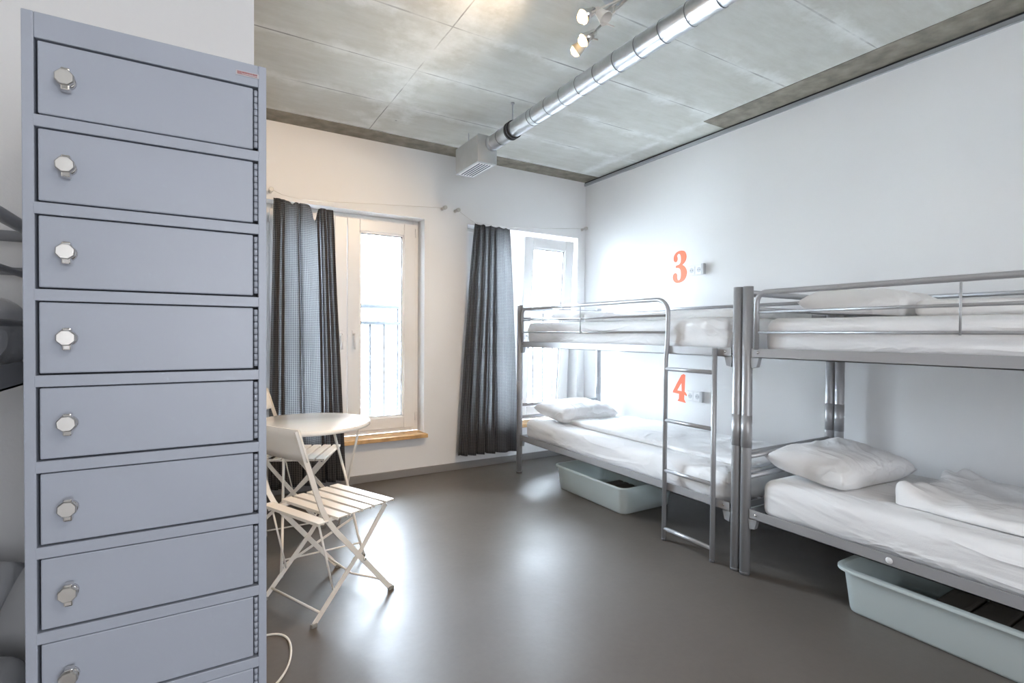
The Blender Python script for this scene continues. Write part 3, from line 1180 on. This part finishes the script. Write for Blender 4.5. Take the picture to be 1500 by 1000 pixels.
# ------------------------------------------------------------------ bistro table and chairs
def bistro_chair(label, loc, rz):
    r = empty('folding_chair', loc, label, 'chair', None, rz)
    c = M['chair']
    # backrest upright that runs on to the front foot
    for s in (1, -1):
        y = s * 0.196
        pts = [(0.185, y, 0.012), (0.165, y, 0.030), (-0.125, y, 0.375), (-0.160, y, 0.425), (-0.188, y, 0.48), (-0.212, y, 0.55), (-0.262, y, 0.70), (-0.298, y, 0.815)]
        b = tube('back_leg_bar', c, pts, 0, r, flat=(0.006, 0.022), up=(0.7, 0, 0.7))
        MB().box(.170, .200, y - .008, y + .008, 0, .016, .003).build('foot', M['rubber'], b)
        # seat-front leg running to the rear foot
        y2 = s * 0.182
        pts = [(0.165, y2, 0.405), (0.02, y2, 0.235), (-0.195, y2, 0.028), (-0.213, y2, 0.012)]
        b = tube('front_leg_bar', c, pts, 0, r, flat=(0.006, 0.020), up=(0.7, 0, -0.7))
        MB().box(-.226, -.200, y2 - .008, y2 + .008, 0, .016, .003).build('foot', M['rubber'], b)
        # thin link rod from seat rear to rear leg
        tube('link_rod', c, [(-0.185, s * .172, 0.415), (-0.115, s * .172, 0.115)], 0.0045, r, 8)
        # seat side bar
        tube('seat_side_bar', c, [(-0.205, s * .165, 0.413), (0.185, s * .165, 0.413)], 0, r, flat=(0.005, 0.016), up=(0, 0, 1))
        MB().lathe([(0.0, .006), (.006, .005), (.0075, 0)], 10, Matrix.Translation((0.028, s * .200, 0.200)) @ Matrix.Rotation(-s * PI / 2, 4, 'X')).build('pivot_bolt', M['brushed'], r)
    for k, x in enumerate((0.168, 0.103, 0.038, -0.027, -0.092, -0.185)):
        w = 0.050
        m = MB()
        m.box(x - w / 2, x + w / 2, -0.208, 0.208, 0.423, 0.428, 0.0015)
        m.box(x - w / 2, x - w / 2 + .0025, -0.205, 0.205, 0.415, 0.426)
        m.box(x + w / 2 - .0025, x + w / 2, -0.205, 0.205, 0.415, 0.426)
        m.build('seat_slat', c, r)
    # curved sheet backrest
    m = MB()
    n = 14
    bm = m.bm
    g = []
    for i in range(n + 1):
        u = -1 + 2 * i / n
        y = u * 0.205
        dx = 0.016 * (u * u - 1)
        col = []
        for j in range(5):
            t = j / 4
            z = 0.685 + 0.135 * t
            x = -0.258 - (z - .685) * 0.31 + dx
            col.append(bm.verts.new((x, y, z)))
        g.append(col)
    for i in range(n):
        for j in range(4):
            bm.faces.new((g[i][j], g[i + 1][j], g[i + 1][j + 1], g[i][j + 1])).smooth = True
    bk = m.build('backrest', c, r)
    so = bk.modifiers.new('sheet', 'SOLIDIFY')
    so.thickness = 0.004
    # cross rods
    tube('cross_rod', c, [(-0.180, -.182, 0.045), (-0.180, .182, 0.045)], 0.005, r, 8)
    tube('cross_rod', c, [(0.130, -.196, 0.068), (0.115, 0, 0.05), (0.130, .196, 0.068)], 0.005, r, 8)
    return r


ch = bistro_chair('cream folding slat chair in front of the round table, beside the locker', (0.505, 2.452, 0), math.radians(24.5))
ch2 = copy_tree(ch)
ch2.location = (0.555, 3.565, 0)
ch2.rotation_euler = (0, 0, math.radians(-26))
ch2['label'] = 'cream folding slat chair behind the round table, against the curtain'
for c_ in (ch, ch2):
    c_['group'] = 'folding bistro chairs'

tb = empty('bistro_table', (0.50, 3.035, 0), 'small round white folding bistro table between two chairs', 'table')
mt = MB()
R = 0.335
mt.lathe([(0.0, .706), (R - .012, .706), (R - .003, .703), (R, .695), (R, .684), (R - .002, .684), (R - .003, .694), (R - .012, .699), (0.0, .699)], 64)
mt.build('table_top', M['table'], tb)
legs = [[(0.11, -.10, .690), (0.17, -.18, .40), (0.215, -.235, .12), (0.242, -.255, .010)],
        [(0.262, -.10, .690), (0.240, .06, .36), (0.225, .20, .09), (0.228, .262, .010)],
        [(-0.11, .10, .690), (-0.13, -.04, .40), (-0.16, -.24, .12), (-0.172, -.305, .010)],
        [(-0.20, .10, .690), (-0.20, .16, .36), (-0.19, .23, .09), (-0.185, .262, .010)]]
for l in legs:
    lg = tube('table_leg', M['chair'], l, 0.007, tb, 10)
    e = l[-1]
    MB().lathe([(0.010, 0), (0.011, .006), (0.008, .014)], 12, Matrix.Translation((e[0], e[1], 0))).build('foot', M['rubber'], lg)
tube('cross_rod', M['chair'], [(-0.165, -.27, .07), (0.225, -.245, .07)], 0.0045, tb, 8)
tube('cross_rod', M['chair'], [(-0.187, .245, .05), (0.226, .245, .05)], 0.0045, tb, 8)
tube('brace', M['chair'], [(-0.165, -.285, .045), (0.205, -.20, .20)], 0, tb, flat=(0.004, 0.012), up=(0, 0, 1))
for xx in (0.25, 0.11):
    MB().box(xx - .025, xx + .025, -.12, -.08, .684, .698, .002).build('hinge_clip', M['chair'], tb)

# white cable on the floor beside the locker
cp = [(0.10, 2.20), (0.16, 2.225), (0.219, 2.232), (0.262, 2.212), (0.284, 2.17), (0.288, 2.118), (0.281, 2.05), (0.262, 1.98), (0.221, 1.905), (0.15, 1.84)]
for _ in range(2):
    q = [cp[0]]
    for a, b in zip(cp[:-1], cp[1:]):
        q += [(a[0] * .75 + b[0] * .25, a[1] * .75 + b[1] * .25), (a[0] * .25 + b[0] * .75, a[1] * .25 + b[1] * .75)]
    cp = q + [cp[-1]]
tag(tube('power_cable', M['cord'], [(x, y, 0.0042) for x, y in cp], 0.0042, None, 8), 'thin white cable looping on the floor at the foot of the locker', 'cable')


# ------------------------------------------------------------------ ventilation duct
du = empty('ventilation_duct', (1.79, 3.45, 2.5), 'shiny spiral ventilation pipe with a sheet-metal outlet box under the ceiling', 'duct')
OX, OY, OZ = 1.79, 3.45, 2.5


def D(x, y, z):
    return (x - OX, y - OY, z - OZ)


bx0, bx1, by0, by1, bz0, bz1 = 1.671, 1.820, 3.273, 3.648, 2.414, 2.611
m = MB()
m.box(bx0 - OX, bx1 - OX, by0 - OY, by1 - OY, bz0 - OZ + .004, bz1 - OZ, .002)
for z_ in (0,):
    m.box(bx0 - OX - .002, bx1 - OX + .002, by0 - OY - .003, by0 - OY + .004, bz0 - OZ + .004, bz1 - OZ + .002)
bxo = m.build('outlet_box', M['galv_box'], du)
sl_ = MB()
sl_.box(bx0 + .012 - OX, bx1 - .012 - OX, by0 + .02 - OY, by1 - .03 - OY, bz0 - OZ + .001, bz0 - OZ + .0045)
sl_.build('grille_plate', M['socket'], bxo)
for k in range(5):
    xx = bx0 + .030 + k * .0215
    MB().box(xx - .0045 - OX, xx + .0045 - OX, by0 + .03 - OY, by1 - .045 - OY, bz0 - OZ - .0005, bz0 - OZ + .0022).build('grille_slot', M['slot'], bxo)
PRD, PX, PZ = 0.052, 1.783, 2.562
m = MB()
m.tube([D(PX, by0 - .002, PZ), D(PX, -2.40, PZ)], PRD, 36)
m.tube([D(PX, by0 - .045, PZ), D(PX, by0 - .002, PZ)], PRD + .0025, 36)
pp = m.build('spiral_pipe', M['galv'], du)
m = MB()
yk = 3.10
ys = [3.13, 2.74, 2.696]
yy = 2.55
while yy > -2.3:
    ys.append(yy)
    yy -= 0.149
for yv in ys:
    MB().tube([D(PX, yv - .0016, PZ), D(PX, yv + .0016, PZ)], PRD + .0014, 36).build('pipe_seam', M['seam'], pp)
for yv in (2.985, 0.6):
    m = MB()
    m.tube([D(PX, yv - .024, PZ), D(PX, yv - .006, PZ)], PRD + .008, 32)
    m.tube([D(PX, yv + .006, PZ), D(PX, yv + .024, PZ)], PRD + .008, 32)
    cl = m.build('pipe_clamp', M['black'], du)
    tube('hanger_rod', M['alu'], [D(PX, yv, PZ + PRD), D(PX, yv, ZC)], 0.004, cl, 8)
    MB().lathe([(0.012, 0), (0.012, .008), (0.006, .014)], 12, Matrix.Translation(D(PX, yv, ZC)) @ Matrix.Rotation(PI, 4, 'X')).build('ceiling_anchor', M['alu'], cl)
for xx, yv in ((1.765, 3.615),):
    tube('hanger_rod', M['alu'], [D(xx, yv, bz1), D(xx, yv, ZC)], 0.004, du, 8)

# ------------------------------------------------------------------ ceiling spotlights
sp = empty('ceiling_spotlight', (1.60, 1.80, ZC), 'ceiling spotlight bar with small glowing swivel heads', 'spotlight')
OS = Vector((1.60, 1.80, ZC))


def SV(x, y, z):
    return Vector((x, y, z)) - OS


MB().lathe([(0.055, 0), (0.055, -.012), (0.048, -.022), (0.0, -.024)], 28, Matrix.Translation(SV(1.61, 1.80, ZC))).build('canopy', M['alu'], sp)
tube('stem', M['brushed'], [SV(1.61, 1.80, ZC - .02), SV(1.61, 1.80, 2.665)], 0.007, sp)
tube('bar', M['brushed'], [SV(1.575, 1.62, 2.665), SV(1.61, 1.80, 2.665), SV(1.648, 2.06, 2.665)], 0.007, sp)


def head(px, py, pz, d, power, cup_mat, bulb=True, cone=160):
    d = Vector(d).normalized()
    base = Vector((px, py, pz))
    rotq = d.to_track_quat('Z', 'Y').to_matrix().to_4x4()
    T = Matrix.Translation(base - OS) @ rotq
    m = MB()
    m.lathe([(0.012, -0.055), (0.016, -0.05), (0.020, -0.025), (0.033, 0.022), (0.031, 0.022), (0.018, -0.022), (0.0, -0.024)], 24, T)
    hd = m.build('lamp_cup', cup_mat, sp)
    if bulb:
        m = MB()
        m.lathe([(0.0, -0.022), (0.012, -0.015), (0.024, 0.010), (0.027, 0.024), (0.020, 0.038), (0.0, 0.045)], 20, T)
        m.build('bulb', M['bulb'], hd)
        l = bpy.data.lights.new('spot_beam', 'SPOT')
        l.energy = power
        l.color = (1.0, 0.70, 0.40)
        l.spot_size = math.radians(cone)
        l.spot_blend = 0.7
        l.shadow_soft_size = 0.025
        lo = bpy.data.objects.new('spot_beam', l)
        COL.objects.link(lo)
        lo.location = base + d * 0.075
        lo.rotation_euler = (-d).to_track_quat('Z', 'Y').to_euler()
    return hd


tube('swivel', M['brushed'], [SV(1.578, 1.64, 2.665), SV(1.54, 1.78, 2.640)], 0.004, sp, 8)
head(1.475, 1.835, 2.628, (-0.80, 0.10, -0.60), 9, M['chrome'])
head(1.545, 1.800, 2.628, (0.3, -0.6, -0.8), 0, M['cupw'], bulb=False)
head(1.585, 1.965, 2.622, (-0.72, 0.30, -0.62), 9, M['chrome'])
head(1.602, 2.045, 2.618, (-0.50, 0.66, -0.56), 20, M['cupw'], cone=110)
for a, b in (((1.585, 1.965, 2.625), (1.645, 1.955, 2.625)), ((1.55, 1.815, 2.61), (1.61, 1.80, 2.60)), ((1.602, 2.045, 2.62), (1.648, 2.055, 2.66)), ((1.475, 1.835, 2.63), (1.58, 1.66, 2.66))):
    tube('swivel', M['cupw'], [SV(*a), SV(*b)], 0.0035, sp, 8)
